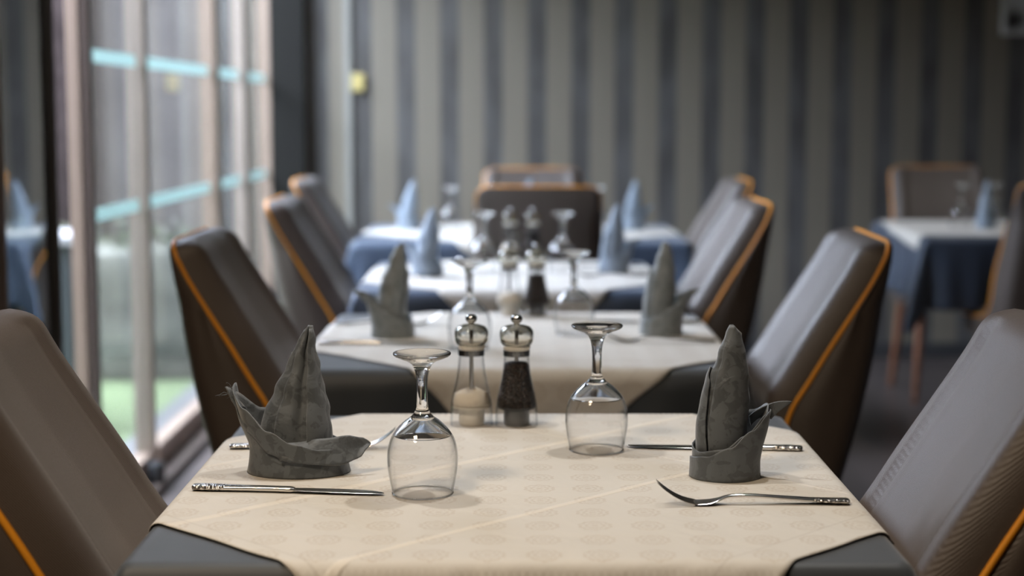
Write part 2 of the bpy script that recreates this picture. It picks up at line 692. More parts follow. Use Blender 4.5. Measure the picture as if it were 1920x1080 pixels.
struct(obj('shaded_corner_trim', boxes((XW + 0.005, -0.985, YB - 0.09, YB, 0, ZC), bevel=0.004), M['corner_shade']))  # dark strip standing in for the shaded corner of the papered wall

# glazed folding doors along the left side
def leaf(n, y0, y1, x0, x1, mats, stile_w=0.05, tape=True, rail=0.075, first=True, last=True):
    root = thing('door_%d' % n, '', '', (0, 0, 0))
    del root['label'], root['category']
    struct(root)
    zt = 2.48
    xm = (x0 + x1) / 2
    if first:
        obj('stile', boxes((x0, xm + 0.005, y0, y0 + stile_w, 0.03, zt), bevel=0.003), mats[0], root)
        obj('stile', boxes((xm + 0.007, x1, y0 + 0.006, y0 + stile_w, 0.03, zt), bevel=0.003), mats[1], root)
    if last:
        obj('stile', boxes((x0, x1, y1 - stile_w, y1, 0.03, zt), bevel=0.003), mats[2], root)
    obj('rail', boxes((x0 + 0.004, x1 - 0.004, y0 + stile_w, y1 - stile_w, 0.03, 0.03 + rail), bevel=0.003), M['frame'], root)
    obj('rail', boxes((x0 + 0.004, x1 - 0.004, y0 + stile_w, y1 - stile_w, zt - 0.06, zt), bevel=0.003), M['frame'], root)
    gy0 = y0 + (stile_w if first else 0)
    gy1 = y1 - (stile_w if last else 0)
    p = obj('pane', boxes((xm - 0.003, xm + 0.003, gy0, gy1, 0.03 + rail, zt - 0.06)), M['pane'], root)
    if n == 1:
        p.data.materials[0] = M['pane_dark']
    if tape:
        obj('safety_tape', boxes((xm + 0.0035, xm + 0.0042, gy0 + 0.01, gy1 - 0.01, 1.335, 1.372),
                                 (xm + 0.0035, xm + 0.0042, gy0 + 0.01, gy1 - 0.01, 0.885, 0.922)), M['tape'], root)
    return root


leaf(1, 3.505, 3.94, -1.152, -1.115, (M['bronze'], M['bronze'], M['gasket']), 0.02, False, last=True)
leaf(2, 4.40, 5.12, -1.215, -1.155, (M['frame'], M['bronze'], M['frame_pale']), 0.05, first=True)
leaf(3, 5.125, 6.32, -1.215, -1.155, (M['frame_pale'], M['gasket'], M['frame']), 0.05, first=False)
leaf(4, 6.33, 7.02, -1.215, -1.155, (M['gasket'], M['frame'], M['frame_pale']), 0.05)
leaf(5, 7.03, 7.745, -1.215, -1.155, (M['frame_pale'], M['frame'], M['frame']), 0.05)
struct(obj('trim_3', boxes((-1.235, -1.10, 3.505, YB - 0.1, 0.0, 0.03), bevel=0.003), M['bronze']))
st = tag(obj('door_stopper', lathe([(0, 0.0), (0.028, 0.0), (0.028, 0.05), (0.02, 0.062), (0, 0.064)], 24), M['black_plastic'], smooth=True, sharp=40, loc=(-1.128, 4.98, 0.03)),
         'small black round stopper at the foot of the glass doors', 'door stopper')

# yard outside
struct(obj('ground', boxes((-9, XW - 0.11, -2, 12, -0.16, -0.05)), M['lawn']))
struct(obj('paving', boxes((-1.42, XW - 0.11, -2, 9, -0.05, -0.01)), M['paving']))
struct(obj('garden_wall', boxes((-2.55, XW - 0.26, 9.2, 9.4, -0.05, 3.4)), M['grey_wall']))
struct(obj('garden_wall', boxes((-4.0, -2.33, 8.6, 9.4, -0.05, 3.4)), M['brown_wall']))
struct(obj('unseen_sky_block', boxes((-4.0, -1.8, -2, 3.5, -0.05, 3.0)), M['brown_wall']))  # unseen block, added to keep sky light off the near glazing
struct(obj('garden_wall', boxes((-4.2, -4.0, -2, 9.4, -0.05, 3.0)), M['grey_wall']))  # unseen side wall, raised to cut low sky light deep in the room


def rock_wall():
    bm = boxes((-3.4, -1.45, 7.35, 7.8, -0.05, 0.56), bevel=0.03)
    bmesh.ops.subdivide_edges(bm, edges=bm.edges[:], cuts=6, use_grid_fill=True)
    for v in bm.verts:
        d = noise.noise_vector(v.co * 5) * 0.05
        v.co += Vector((d.x, d.y, d.z * 0.6 if v.co.z > 0.1 else 0))
    return bm


tag(obj('garden_planter', rock_wall(), M['pale_stone'], smooth=True), 'low pale stone planter on the lawn seen through the glass doors', 'planter')
rnd = random.Random(4)
bm = bmesh.new()
for i in range(900):
    c = Vector((rnd.uniform(-3.2, -1.5), rnd.uniform(7.42, 7.74), 0.53 + abs(rnd.gauss(0, 0.07))))
    a = Vector((rnd.uniform(-1, 1), rnd.uniform(-1, 1), rnd.uniform(0, 1))).normalized() * 0.03
    b = Vector((rnd.uniform(-1, 1), rnd.uniform(-1, 1), rnd.uniform(-1, 1))).normalized() * 0.012
    bm.faces.new([bm.verts.new(c - a), bm.verts.new(c + b), bm.verts.new(c + a), bm.verts.new(c - b)])
o = tag(obj('low_shrub', bm, M['leaf']), 'pale green low plants growing along the stone planter outside', 'plants')
o['kind'] = 'stuff'
t = thing('outdoor_counter', 'black counter with a bright white top standing outside the glass doors', 'counter', (-2.1, 6.3, -0.05))
obj('body', boxes((-0.47, 0.43, -0.27, 0.08, 0, 0.745), bevel=0.004), M['black_body'], t)
obj('counter_top', boxes((-0.49, 0.45, -0.30, 0.10, 0.745, 0.78), bevel=0.004), M['white_top'], t)

# picture and small yellow box on the back wall
t = thing('framed_picture', 'grey picture in a pale frame high on the striped wall', 'picture', (2.62, YB, 1.98))
obj('picture_frame', boxes((-0.28, 0.28, -0.025, 0, -0.42, -0.40), (-0.28, 0.28, -0.025, 0, 0.40, 0.42), (-0.28, -0.262, -0.025, 0, -0.40, 0.40), (0.262, 0.28, -0.025, 0, -0.40, 0.40)), M['white_frame'], t)
obj('print', boxes((-0.262, 0.262, -0.012, 0, -0.40, 0.40)), M['picture'], t)
tag(obj('wall_switch', boxes((-0.030, 0.030, -0.025, 0, -0.042, 0.042), bevel=0.006), M['yellow'], loc=(-0.738, YB, 1.335)), 'small yellowish switch box on the striped wall beside the pale vertical strip', 'switch')


# ------------------------------------------------------------------ tables and cloths
def drape(hw, hd, half, rot, ox, oy, lift, N, seed, amp=1.0, edge=0.0):
    """square cloth laid on a table top of half sizes hw, hd (z = 0 at the top)"""
    bm = bmesh.new()
    uvl = bm.loops.layers.uv.new('cloth')
    rr = 0.012
    cr, sr = cos(rot), sin(rot)
    V = []
    Pm = {}
    for i in range(N + 1):
        row = []
        for j in range(N + 1):
            u = -half + 2 * half * i / N
            v = -half + 2 * half * j / N
            if edge:
                u *= 1 + edge * noise.noise(Vector((v * 9, seed, 0.5)))
                v *= 1 + edge * noise.noise(Vector((seed, u * 9, 2.5)))
            x = u * cr - v * sr + ox
            y = u * sr + v * cr + oy
            cx = max(-hw + rr, min(hw - rr, x))
            cy = max(-hd + rr, min(hd - rr, y))
            dx, dy = x - cx, y - cy
            L = sqrt(dx * dx + dy * dy)
            if L < 1e-7:
                z = lift + 0.0012 * max(0, noise.noise(Vector((x * 7, y * 7, seed)))) if lift > 0.002 else 0
                p = Vector((x, y, z))
            else:
                d = Vector((dx / L, dy / L, 0))
                q = rr + lift
                if L < rr * pi / 2:
                    a = L / rr
                    p = Vector((cx, cy, 0)) + d * q * sin(a)
                    p.z = lift - q * (1 - cos(a))
                else:
                    drop = L - rr * pi / 2
                    s = (cx + cy * 1.7) * 22 + math.atan2(dy, dx) * 5.2
                    rp = (sin(s) + 0.5 * sin(2.3 * s + 1 + 2)) * 0.075 * amp * drop
                    corner = 4 * abs(d.x * d.y)
                    fl = drop * (0.07 + 0.10 * corner) + rp + 0.004
                    p = Vector((cx, cy, 0)) + d * (q + max(0, fl))
                    p.z = lift - q - drop * 0.985
            vv = bm.verts.new(p)
            Pm[vv] = (x, y)
            row.append(vv)
        V.append(row)
    for i in range(N):
        for j in range(N):
            f = bm.faces.new((V[i][j], V[i + 1][j], V[i + 1][j + 1], V[i][j + 1]))
            for lp in f.loops:
                lp[uvl].uv = Pm[lp.vert]
    return bm


ZT = 0.745


def table(x, y, hw, hd, name_bits, over, under_half, mat, seed, rot_over=45, label_t=None, N=90):
    t = thing('dining_table', label_t, 'table', (x, y, 0), 0, 'dining tables under their cloths')
    obj('tabletop', boxes((-hw + 0.006, hw - 0.006, -hd + 0.006, hd - 0.006, ZT - 0.03, ZT), bevel=0.008), M['tabletop'], t)
    obj('column', lathe([(0, 0.02), (0.032, 0.02), (0.032, ZT - 0.03), (0, ZT - 0.03)], 20), M['iron'], t, smooth=True, sharp=40)
    obj('base', lathe([(0, 0), (0.17, 0), (0.17, 0.012), (0.05, 0.03), (0, 0.03)], 32), M['iron'], t, smooth=True, sharp=40)
    hx, hy = (under_half if isinstance(under_half, tuple) else (under_half, under_half))
    # undercloth: rectangular sheet; built square then scaled in its own plane through the drape
    u = obj('tablecloth', drape_rect(hw, hd, hx, hy, 0.0012, N, seed), mat, None, smooth=True, loc=(x, y, ZT))
    solid(u, 0.0008, 1)
    tag(u, name_bits[0], 'tablecloth', 'dark tablecloths')
    ox, oy, half, dr = over
    o = obj('table_overlay', drape(hw, hd, half, R(rot_over + dr), ox, oy, 0.0042, N + 10, seed + 7, edge=0.018), M['cream'], None, smooth=True, loc=(x, y, ZT))
    solid(o, 0.0012, 1)
    tag(o, name_bits[1], 'table overlay', 'cream cloths laid diagonally')
    return t


def drape_rect(hw, hd, hx, hy, lift, N, seed):
    bm = bmesh.new()
    uvl = bm.loops.layers.uv.new('cloth')
    rr = 0.012
    V, Pm = [], {}
    for i in range(N + 1):
        row = []
        for j in range(N + 1):
            x = -hx + 2 * hx * i / N
            y = -hy + 2 * hy * j / N
            cx = max(-hw + rr, min(hw - rr, x))
            cy = max(-hd + rr, min(hd - rr, y))
            dx, dy = x - cx, y - cy
            L = sqrt(dx * dx + dy * dy)
            if L < 1e-7:
                p = Vector((x, y, lift))
            else:
                d = Vector((dx / L, dy / L, 0))
                q = rr + lift
                if L < rr * pi / 2:
                    a = L / rr
                    p = Vector((cx, cy, 0)) + d * q * sin(a)
                    p.z = lift - q * (1 - cos(a))
                else:
                    drop = L - rr * pi / 2
                    s = (cx + cy * 1.7) * 22 + math.atan2(dy, dx) * 5.2
                    rp = (sin(s) + 0.5 * sin(2.3 * s + 3)) * 0.075 * drop
                    corner = 4 * abs(d.x * d.y)
                    fl = drop * (0.07 + 0.10 * corner) + rp + 0.004
                    p = Vector((cx, cy, 0)) + d * (q + max(0, fl))
                    p.z = lift - q - drop * 0.985
            vv = bm.verts.new(p)
            Pm[vv] = (x, y)
            row.append(vv)
        V.append(row)
    for i in range(N):
        for j in range(N):
            f = bm.faces.new((V[i][j], V[i + 1][j], V[i + 1][j + 1], V[i][j + 1]))
            for lp in f.loops:
                lp[uvl].uv = Pm[lp.vert]
    return bm


SQ = 0.7071
T1, T2, T3, T4, TR = (0.004, 1.955), (0.012, 3.165), (0.0, 4.41), (0.03, 5.97), (1.89, 6.18)
table(*T1, 0.40, 0.40, ('dark grey tablecloth on the nearest table', 'cream medallion patterned cloth laid diagonally on the nearest table'),
      (0.021, -0.01, 0.64 * SQ, 0.8), (0.54, 0.61), M['grey_cloth'], 1, label_t='nearest square dining table, hidden under dark grey and cream cloths', N=150)
table(*T2, 0.40, 0.40, ('dark grey tablecloth on the second table from the front', 'cream cloth laid diagonally on the second table from the front'),
      (0.04, 0.0, 0.62 * SQ, -1.5), (0.54, 0.61), M['grey_cloth'], 2, label_t='second dining table from the front in the centre row')
table(*T3, 0.40, 0.40, ('dark blue tablecloth on the third table from the front', 'pale cloth laid diagonally on the third table from the front'),
      (0.02, 0.0, 0.61 * SQ, 2), (0.54, 0.61), M['blue_cloth'], 3, label_t='third dining table from the front in the centre row')
table(*T4, 0.59, 0.44, ('blue tablecloth on the wide table at the end of the centre row', 'pale cloth laid diagonally on the wide table at the end of the row'),
      (0.03, 0.0, 0.70 * SQ, 1), (0.80, 0.65), M['blue_cloth'], 4, label_t='wide dining table at the far end of the centre row')
table(*TR, 0.40, 0.42, ('dark blue tablecloth on the table by the wall at right', 'pale cloth laid flat on the table by the wall at right'),
      (-0.01, 0.0, 0.405, -5), (0.63, 0.68), M['shaded_blue_cloth'], 5, rot_over=0, label_t='dining table standing apart at right by the striped wall')


# ------------------------------------------------------------------ chairs
def chair_proto():
    root = thing('dining_chair', '', 'chair', (0, 0, 0), 0, 'brown dining chairs with orange piping')
    path2 = [(-.300, .955), (-.288, .925), (-.265, .88), (-.228, .82), (-.190, .76), (-.154, .70), (-.126, .655), (-.113, .62), (-.106, .57), (-.085, .515), (-.02, .478), (.10, .462), (.225, .455)]
    pth = [Vector((p.x, 0, p.y)) for p in [Vector((a, b)) for a, b in path2]]
    P = catmull([(p.x, 0, p.z) for p in pth], 5)
    n = len(P)
    S = [0.0]
    for a, b in zip(P[:-1], P[1:]):
        S.append(S[-1] + (b - a).length)

    def W(z, s):
        base = 0.200 + 0.022 * max(0, min(1, (0.95 - z) / 0.45))
        r = 0.035
        if s < r:
            return base - r + sqrt(max(0, r * r - (r - s) ** 2))
        return base

    def xb(z):
        u = 0.955 - z
        return -0.306 + 0.17 * u + 0.06 * u * u * (1 if u < 0.3 else 1) - 0.012 * sin(min(1, u / 0.5) * pi)
    # ---- shell: horizontal rings following the piping
    rings = []
    for i, p in enumerate(P):
        wdt = W(p.z, S[i])
        z = p.z
        zb = p.z if p.z > 0.50 else p.z
        b = min(xb(z), p.x - 0.004)
        rc = min(0.05, (p.x - b) * 0.9)
        ring = [(p.x, wdt - 0.002, z)]
        for k in range(1, 4):
            ring.append((p.x + (b + rc - p.x) * k / 4, wdt + 0.006 * sin(pi * k / 4), z))
        for k in range(7):
            a = pi / 2 * k / 6
            ring.append((b + rc - rc * sin(a), wdt - rc + rc * cos(a), z))
        for k in range(1, 8):
            y = (wdt - rc) * (1 - 2 * k / 8)
            ring.append((b - 0.010 * (1 - (y / wdt) ** 2), y, z))
        for k in range(7):
            a = pi / 2 * (1 - k / 6)
            ring.append((b + rc - rc * sin(a), -(wdt - rc + rc * cos(a)), z))
        for k in range(3, 0, -1):
            ring.append((p.x + (b + rc - p.x) * k / 4, -(wdt + 0.006 * sin(pi * k / 4)), z))
        ring.append((p.x, -(wdt - 0.002), z))
        for k in range(1, 6):
            y = -(wdt - 0.002) * (1 - 2 * k / 6)
            ring.append((p.x, y, z))
        rings.append(ring)
    low = [(x, y, 0.40 + 0.0 * x) for x, y, z in rings[-1]]
    low = [(x * 0.985, y * 0.985, 0.395) for x, y, z in low]
    rings.append(low)
    bm = bmesh.new()
    loft(bm, rings)
    obj('back_shell', bm, M['leather'], root, smooth=True, sharp=50)
    # ---- padded front
    bm = bmesh.new()
    rows = []
    last = max(i for i, p in enumerate(P) if p.z > 0.485)
    for i in range(last + 1):
        p = P[i]
        t0 = (P[min(i + 1, n - 1)] - P[max(i - 1, 0)]).normalized()
        nr = Vector((-t0.z, 0, t0.x))
        s = S[i]
        s0 = 0.05
        ft = sqrt(max(0, 1 - (1 - min(1, s / s0)) ** 2)) if s < s0 else 1
        wdt = W(p.z, s)
        row = []
        for k in range(41):
            y = -wdt + 2 * wdt * (0.5 - 0.5 * cos(pi * k / 40))
            e = wdt - abs(y)
            fe = sqrt(max(0, 1 - (1 - min(1, e / 0.028)) ** 2))
            crease = -0.006 * math.exp(-((e - 0.062) / 0.010) ** 2) * (1 if s > 0.03 else 0)
            inner = -0.008 * (1 if e > 0.085 else max(0, (e - 0.05) / 0.035)) + 0.012 * math.exp(-((e) / 0.2) ** 2)
            tt = (0.040 - 0.022 * max(0, min(1, (0.66 - p.z) / 0.08))) * ft * fe + (crease + inner * ft) * fe
            q = p + nr * max(0.0, tt)
            row.append((q.x, y, q.z))
        rows.append(row)
    grid(bm, rows)
    obj('back_cushion', bm, M['leather'], root, smooth=True)
    # ---- seat
    bm = boxes((-0.13, 0.235, -0.205, 0.205, 0.425, 0.498))
    bmesh.ops.subdivide_edges(bm, edges=bm.edges[:], cuts=7, use_grid_fill=True)
    for v in bm.verts:
        u, w_ = (v.co.x - 0.05) / 0.19, v.co.y / 0.205
        if v.co.z > 0.49:
            v.co.z += 0.014 * max(0, 1 - u * u) * max(0, 1 - w_ * w_) - 0.012 * max(abs(u), abs(w_)) ** 6
    obj('seat', bm, M['leather'], root, smooth=True, sharp=60)
    # ---- piping
    left = []
    for i in range(n - 1, -1, -1):
        p = P[i]
        left.append((p.x + 0.001, W(p.z, S[i]), p.z))
    pts = left + [(P[0].x, y, P[0].z + 0.001) for y in (0.12, 0.06, 0.0, -0.06, -0.12)] + [(a, -b, c) for a, b, c in reversed(left)]
    bm = bmesh.new()
    tube(bm, pts, 0.0043, 8)
    obj('piping', bm, M['piping'], root, smooth=True)
    # ---- legs
    for sx, sy in ((1, 1), (1, -1), (-1, 1), (-1, -1)):
        bm = bmesh.new()
        x0, y0 = (0.17 if sx > 0 else -0.15), sy * 0.165
        tube(bm, [(x0, y0, 0.41), (x0 + sx * 0.05, y0 + sy * 0.03, 0.0)], [0.021, 0.0125], 14)
        obj('leg', bm, M['wood'], root, smooth=True, sharp=40)
    return root


CH = chair_proto()
chairs = [
    (-0.325, 1.80, 5, 'brown chair at the left of the nearest table, cut by the left edge'),
    (0.325, 1.80, 175, 'grey-brown chair at the right of the nearest table, cut by the right edge'),
    (-0.335, 3.16, 0, 'brown chair with bright orange piping at the left of the second table'),
    (0.405, 3.14, 178, 'grey-brown chair at the right of the second table'),
    (-0.36, 4.46, 0, 'chair at the left of the third table, its shell pale in window light'),
    (0.375, 4.33, 180, 'chair with a black shell at the right of the third table'),
    (-0.47, 5.80, 0, 'farthest left chair, at the left end of the wide far table'),
    (0.53, 5.72, 180, 'farthest right chair of the centre row, at the wide far table'),
    (0.085, 5.45, 90, 'chair with its dark back to us at the near side of the wide far table'),
    (0.085, 6.50, -90, 'chair facing us behind the wide far table, only its top showing'),
    (1.86, 6.74, -90, 'dark chair facing us behind the table by the wall, on wooden legs'),
    (1.895, 5.66, 90, 'chair with its back to us at the near side of the table by the wall'),
]
for i, (x, y, a, lb) in enumerate(chairs):
    o = CH if i == 0 else dup(CH, (x, y, 0))
    o.location = (x, y, 0)
    o.rotation_euler.z = R(a)
    o['label'] = lb


# ------------------------------------------------------------------ glasses
def glass_proto():
    root = thing('wine_glass', '', 'glass', (0, 0, 0), 0, 'upturned wine glasses')
    H = 0.0
    prof = [(0.0355, 0.0005), (0.0385, 0.015), (0.0408, 0.030), (0.0415, 0.042), (0.0405, 0.054), (0.037, 0.066), (0.030, 0.077), (0.021, 0.086), (0.0135, 0.0915)]
    pr = catmull([(r, 0, z) for r, z in prof], 5)
    outer = [(p.x, p.z) for p in pr]
    inner = [(r - 0.0011 - 0.5 * max(0, z - 0.07) * 0.12, z - 0.0006 - 0.12 * max(0, z - 0.065)) if z > 0.001 else (r - 0.0011, z) for r, z in outer]
    bm = lathe(outer + inner[::-1], 72, close=True)
    bo = obj('bowl', bm, None, root, smooth=True, mats=[M['bowl'], M['glass']])
    for f in bo.data.polygons:
        f.material_index = 1 if f.center.z > 0.070 else 0
    bm = bmesh.new()
    tube(bm, [(0.0356 * cos(a * pi / 36), 0.0356 * sin(a * pi / 36), 0.0009) for a in range(73)], 0.0009, 8, False)
    obj('rim', bm, M['glass'], root, smooth=True)
    st = [(0, 0.0885), (0.0075, 0.0885), (0.0135, 0.0912), (0.0105, 0.0950), (0.0075, 0.100), (0.0066, 0.107), (0.0062, 0.118), (0.0062, 0.128), (0.0070, 0.138), (0.0090, 0.147), (0.0125, 0.1535), (0.0180, 0.1575)]
    sm = catmull([(r, 0, z) for r, z in st[2:]], 4)
    foot = [(0.025, 0.1600), (0.0310, 0.1625), (0.0335, 0.1645), (0.0340, 0.1660), (0.0333, 0.1672), (0.030, 0.1668), (0.02, 0.1655), (0.008, 0.1640), (0, 0.1636)]
    prof2 = [(0, 0.0885), (0.0075, 0.0888)] + [(p.x, p.z) for p in sm] + foot
    obj('stem_and_foot', lathe(prof2, 64), M['glass'], root, smooth=True)
    return root


GL = glass_proto()
ZC1 = ZT + 0.0042 + 0.0016
glasses = [
    (-0.105, 1.845, 'upturned wine glass at the front of the nearest table, beside the knife tip'),
    (0.112, 2.088, 'upturned wine glass right of the pepper mill on the nearest table'),
    (-0.080, 3.00, 'upturned wine glass at the left on the second table'),
    (0.125, 3.20, 'upturned wine glass at the right on the second table'),
    (-0.080, 4.45, 'upturned wine glass at the left on the third table'),
    (0.140, 4.45, 'upturned wine glass at the right on the third table'),
    (-0.232, 5.96, 'upturned wine glass left of the back-turned chair on the far table'),
    (0.314, 5.96, 'upturned wine glass right of the back-turned chair on the far table'),
    (-0.05, 6.10, 'upturned wine glass just showing above the back-turned chair'),
    (1.735, 6.18, 'upturned wine glass on the table by the wall, left of its napkin'),
    (1.90, 6.30, 'upturned wine glass on the table by the wall, right of its napkin'),
]
for i, (x, y, lb) in enumerate(glasses):
    o = GL if i == 0 else dup(GL, (x, y, ZC1))
    o.location = (x, y, ZC1)
    o['label'] = lb


# ------------------------------------------------------------------ mills
def mill_proto(kind):
    pep = kind == 'pepper'
    root = thing(kind + '_mill', '', kind + ' mill', (0, 0, 0), 0, kind + ' mills')
    prof = [(0.0305, 0.0), (0.0306, 0.002), (0.0300, 0.020), (0.0285, 0.035), (0.0245, 0.055), (0.0205, 0.075), (0.0185, 0.092), (0.0180, 0.104)]
    pr = [(p.x, p.z) for p in catmull([(r, 0, z) for r, z in prof], 4)]
    obj('body', lathe(pr + [(r - 0.0013, z) for r, z in pr[::-1]], 56, close=True), M['bowl'], root, smooth=True)
    obj('grinder_base', lathe([(0, 0.0004), (0.0175, 0.0004), (0.0185, 0.002), (0.0185, 0.024), (0.027, 0.0255), (0.027, 0.0275), (0, 0.0275)], 48), M['black_plastic' if pep else 'cream_plastic'], root, smooth=True, sharp=40)
    if pep:
        fill = [(0, 0.028), (0.0272, 0.028), (0.0265, 0.040), (0.0225, 0.058), (0.0188, 0.076), (0.0172, 0.088), (0.0150, 0.0905), (0.004, 0.0915), (0, 0.0915)]
        bm = lathe([(r, z) for r, z in fill], 48)
        for v in bm.verts:
            if v.co.z > 0.03:
                v.co += noise.noise_vector(v.co * 400) * 0.0007
        obj('peppercorns', bm, M['pepper'], root, smooth=True)
    else:
        fill = [(0, 0.028), (0.0272, 0.028), (0.0268, 0.036), (0.0245, 0.044), (0.016, 0.0495), (0.006, 0.053), (0.003, 0.051), (0, 0.051)]
        bm = lathe(fill, 48)
        for v in bm.verts:
            if v.co.z > 0.037:
                v.co.z += noise.noise(v.co * 60) * 0.003
        obj('salt', bm, M['salt'], root, smooth=True)
    obj('shaft', lathe([(0, 0.028), (0.0028, 0.028), (0.0028, 0.138), (0, 0.138)], 16), M['chrome'], root, smooth=True, sharp=40)
    obj('band', lathe([(0.0182, 0.1005), (0.0190, 0.1005), (0.0190, 0.108), (0.0182, 0.108)], 48, close=True), M['band_chrome'], root, smooth=True, sharp=40)
    obj('collar', lathe([(0.004, 0.1085), (0.0178, 0.1085), (0.0205, 0.1135), (0.0190, 0.1148), (0.004, 0.1148)], 48, close=True), M['cream_plastic'], root, smooth=True, sharp=40)
    ho = [(0.0040, 0.1150), (0.0190, 0.1150), (0.0220, 0.1180), (0.0240, 0.1240), (0.0244, 0.1305), (0.0234, 0.1365), (0.0196, 0.1415), (0.0125, 0.1440), (0.0080, 0.1448), (0.0050, 0.1452)]
    oo = [(p.x, p.z) for p in catmull([(r, 0, z) for r, z in ho[1:]], 4)]
    obj('head', lathe(oo + [(max(0.0042, r - 0.0034), z - 0.0028 * (z - 0.114) / 0.031 + 0.002 * (0.145 - z) / 0.031) for r, z in oo[::-1]], 56, close=True), M['acrylic_solid'], root, smooth=True, sharp=50)
    obj('knob', lathe([(0, 0.1445), (0.0045, 0.1445), (0.0042, 0.1470), (0.0070, 0.1490), (0.0084, 0.1520), (0.0080, 0.1555), (0.0055, 0.1582), (0, 0.1592)], 32), M['chrome'], root, smooth=True)
    return root


SA, PE = mill_proto('salt'), mill_proto('pepper')
for i, (x, y, lb) in enumerate([(-0.058, 2.262, 'clear salt mill with pale salt on the nearest table'),
                                (-0.006, 3.50, 'salt mill on the second table'), (-0.004, 4.78, 'salt mill on the third table')]):
    o = SA if i == 0 else dup(SA, (x, y, ZC1))
    o.location = (x, y, ZC1)
    o['label'] = lb
for i, (x, y, lb) in enumerate([(0.0065, 2.257, 'clear pepper mill full of dark peppercorns on the nearest table'),
                                (0.054, 3.50, 'pepper mill on the second table'), (0.063, 4.78, 'pepper mill on the third table')]):
    o = PE if i == 0 else dup(PE, (x, y, ZC1))
    o.location = (x, y, ZC1)
    o['label'] = lb


# ------------------------------------------------------------------ cutlery (handle end at x = 0, tip towards +x)
def flat_loft(sec, mat, name, parent, seg=16, ex=2.6):
    """sec: (x, y, z centre, half width, half thickness)"""
    bm = bmesh.new()
    rings = []
    for x, y, z, hw, ht in sec:
        ring = []
        for k in range(seg):
            a = 2 * pi * k / seg
            c, s = cos(a), sin(a)
            ring.append((x, y + hw * abs(c) ** (2 / ex) * (1 if c > 0 else -1), z + ht * abs(s) ** (2 / ex) * (1 if s > 0 else -1)))
        rings.append(ring)
    loft(bm, rings)
    return obj(name, bm, mat, parent, smooth=True, sharp=60)


def smooth_sec(sec, n=4):
    xs = catmull([(a[0], a[1], a[2]) for a in sec], n)
    ws = catmull([(a[3], a[4], 0) for a in sec], n)
    return [(p.x, p.y, p.z, max(0.0003, q.x), max(0.0002, q.y)) for p, q in zip(xs, ws)]


def knife_proto():
    root = thing('table_knife', '', 'knife', (0, 0, 0), 0, 'table knives')
    flat_loft(smooth_sec([(0, 0, 0.0035, 0.004, 0.0022), (0.003, 0, 0.0036, 0.0082, 0.0034), (0.02, 0, 0.0038, 0.0088, 0.0036), (0.04, 0, 0.0038, 0.0076, 0.0035)]), M['ornament'], 'handle_end', root)
    flat_loft(smooth_sec([(0.039, 0, 0.0038, 0.0076, 0.0034), (0.07, 0, 0.0038, 0.0062, 0.0033), (0.10, 0, 0.0038, 0.0056, 0.0033), (0.118, 0, 0.0036, 0.0062, 0.0032), (0.124, 0, 0.0034, 0.005, 0.0022)]), M['steel'], 'handle', root)
    flat_loft(smooth_sec([(0.122, 0, 0.0034, 0.005, 0.0014), (0.132, 0.001, 0.0032, 0.0078, 0.0009), (0.17, 0.0015, 0.003, 0.0092, 0.0008), (0.205, 0.001, 0.0028, 0.0088, 0.0007), (0.224, -0.001, 0.0026, 0.0055, 0.0005), (0.231, -0.003, 0.0026, 0.0015, 0.0003)]), M['steel'], 'blade', root)
    return root


def fork_proto():
    root = thing('table_fork', '', 'fork', (0, 0, 0), 0, 'table forks')
    flat_loft(smooth_sec([(0, 0, 0.0035, 0.004, 0.0016), (0.003, 0, 0.0036, 0.0090, 0.0024), (0.02, 0, 0.0040, 0.0088, 0.0024), (0.042, 0, 0.0050, 0.0072, 0.0022)]), M['ornament'], 'handle_end', root)
    flat_loft(smooth_sec([(0.041, 0, 0.0050, 0.0072, 0.0021), (0.08, 0, 0.0078, 0.0052, 0.0020), (0.115, 0, 0.0100, 0.0036, 0.0020), (0.138, 0, 0.0090, 0.0036, 0.0020), (0.150, 0, 0.0055, 0.0070, 0.0014), (0.160, 0, 0.0030, 0.0112, 0.0011), (0.172, 0, 0.0022, 0.0122, 0.0010), (0.178, 0, 0.0024, 0.0122, 0.0010)]), M['steel'], 'handle', root)
    for k in range(4):
        y = (k - 1.5) * 0.0068
        flat_loft(smooth_sec([(0.176, y, 0.0024, 0.0021, 0.0010), (0.190, y, 0.0060, 0.0018, 0.0010), (0.203, y, 0.0125, 0.0016, 0.0009), (0.214, y * 0.98, 0.0205, 0.0013, 0.0008), (0.221, y * 0.97, 0.0270, 0.0006, 0.0004)], 3), M['steel'], 'tine', root, 8)
    return root


KN, FO = knife_proto(), fork_proto()
kn = [(-0.379, 1.862, -6.5, 'steel knife at the front left of the nearest table, before the napkin'),
      (0.384, 2.080, 174.5, 'steel knife behind the right napkin on the nearest table'),
      (-0.372, 3.06, -3, 'knife beside the left napkin on the second table'),
      (0.40, 3.36, 177, 'knife behind the right napkin on the second table'),
      (-0.37, 4.30, 0, 'knife at the left on the third table'),
      (0.38, 4.62, 180, 'knife behind the right napkin on the third table')]
fk = [(0.386, 1.793, 180.5, 'steel fork with raised tines before the right napkin, nearest table'),
      (-0.376, 2.095, 1.0, 'steel fork behind the left napkin, only tines showing, nearest table'),
      (0.395, 3.08, 178, 'fork before the right napkin on the second table'),
      (-0.37, 3.33, 2, 'fork behind the left napkin on the second table'),
      (0.38, 4.32, 180, 'fork before the right napkin on the third table'),
      (-0.37, 4.58, 0, 'fork behind the left napkin on the third table')]
for P0, L in ((KN, kn), (FO, fk)):
    for i, (x, y, a, lb) in enumerate(L):
        o = P0 if i == 0 else dup(P0, (x, y, ZC1))
        o.location = (x, y, ZC1)
        o.rotation_euler.z = R(a)
        o['label'] = lb


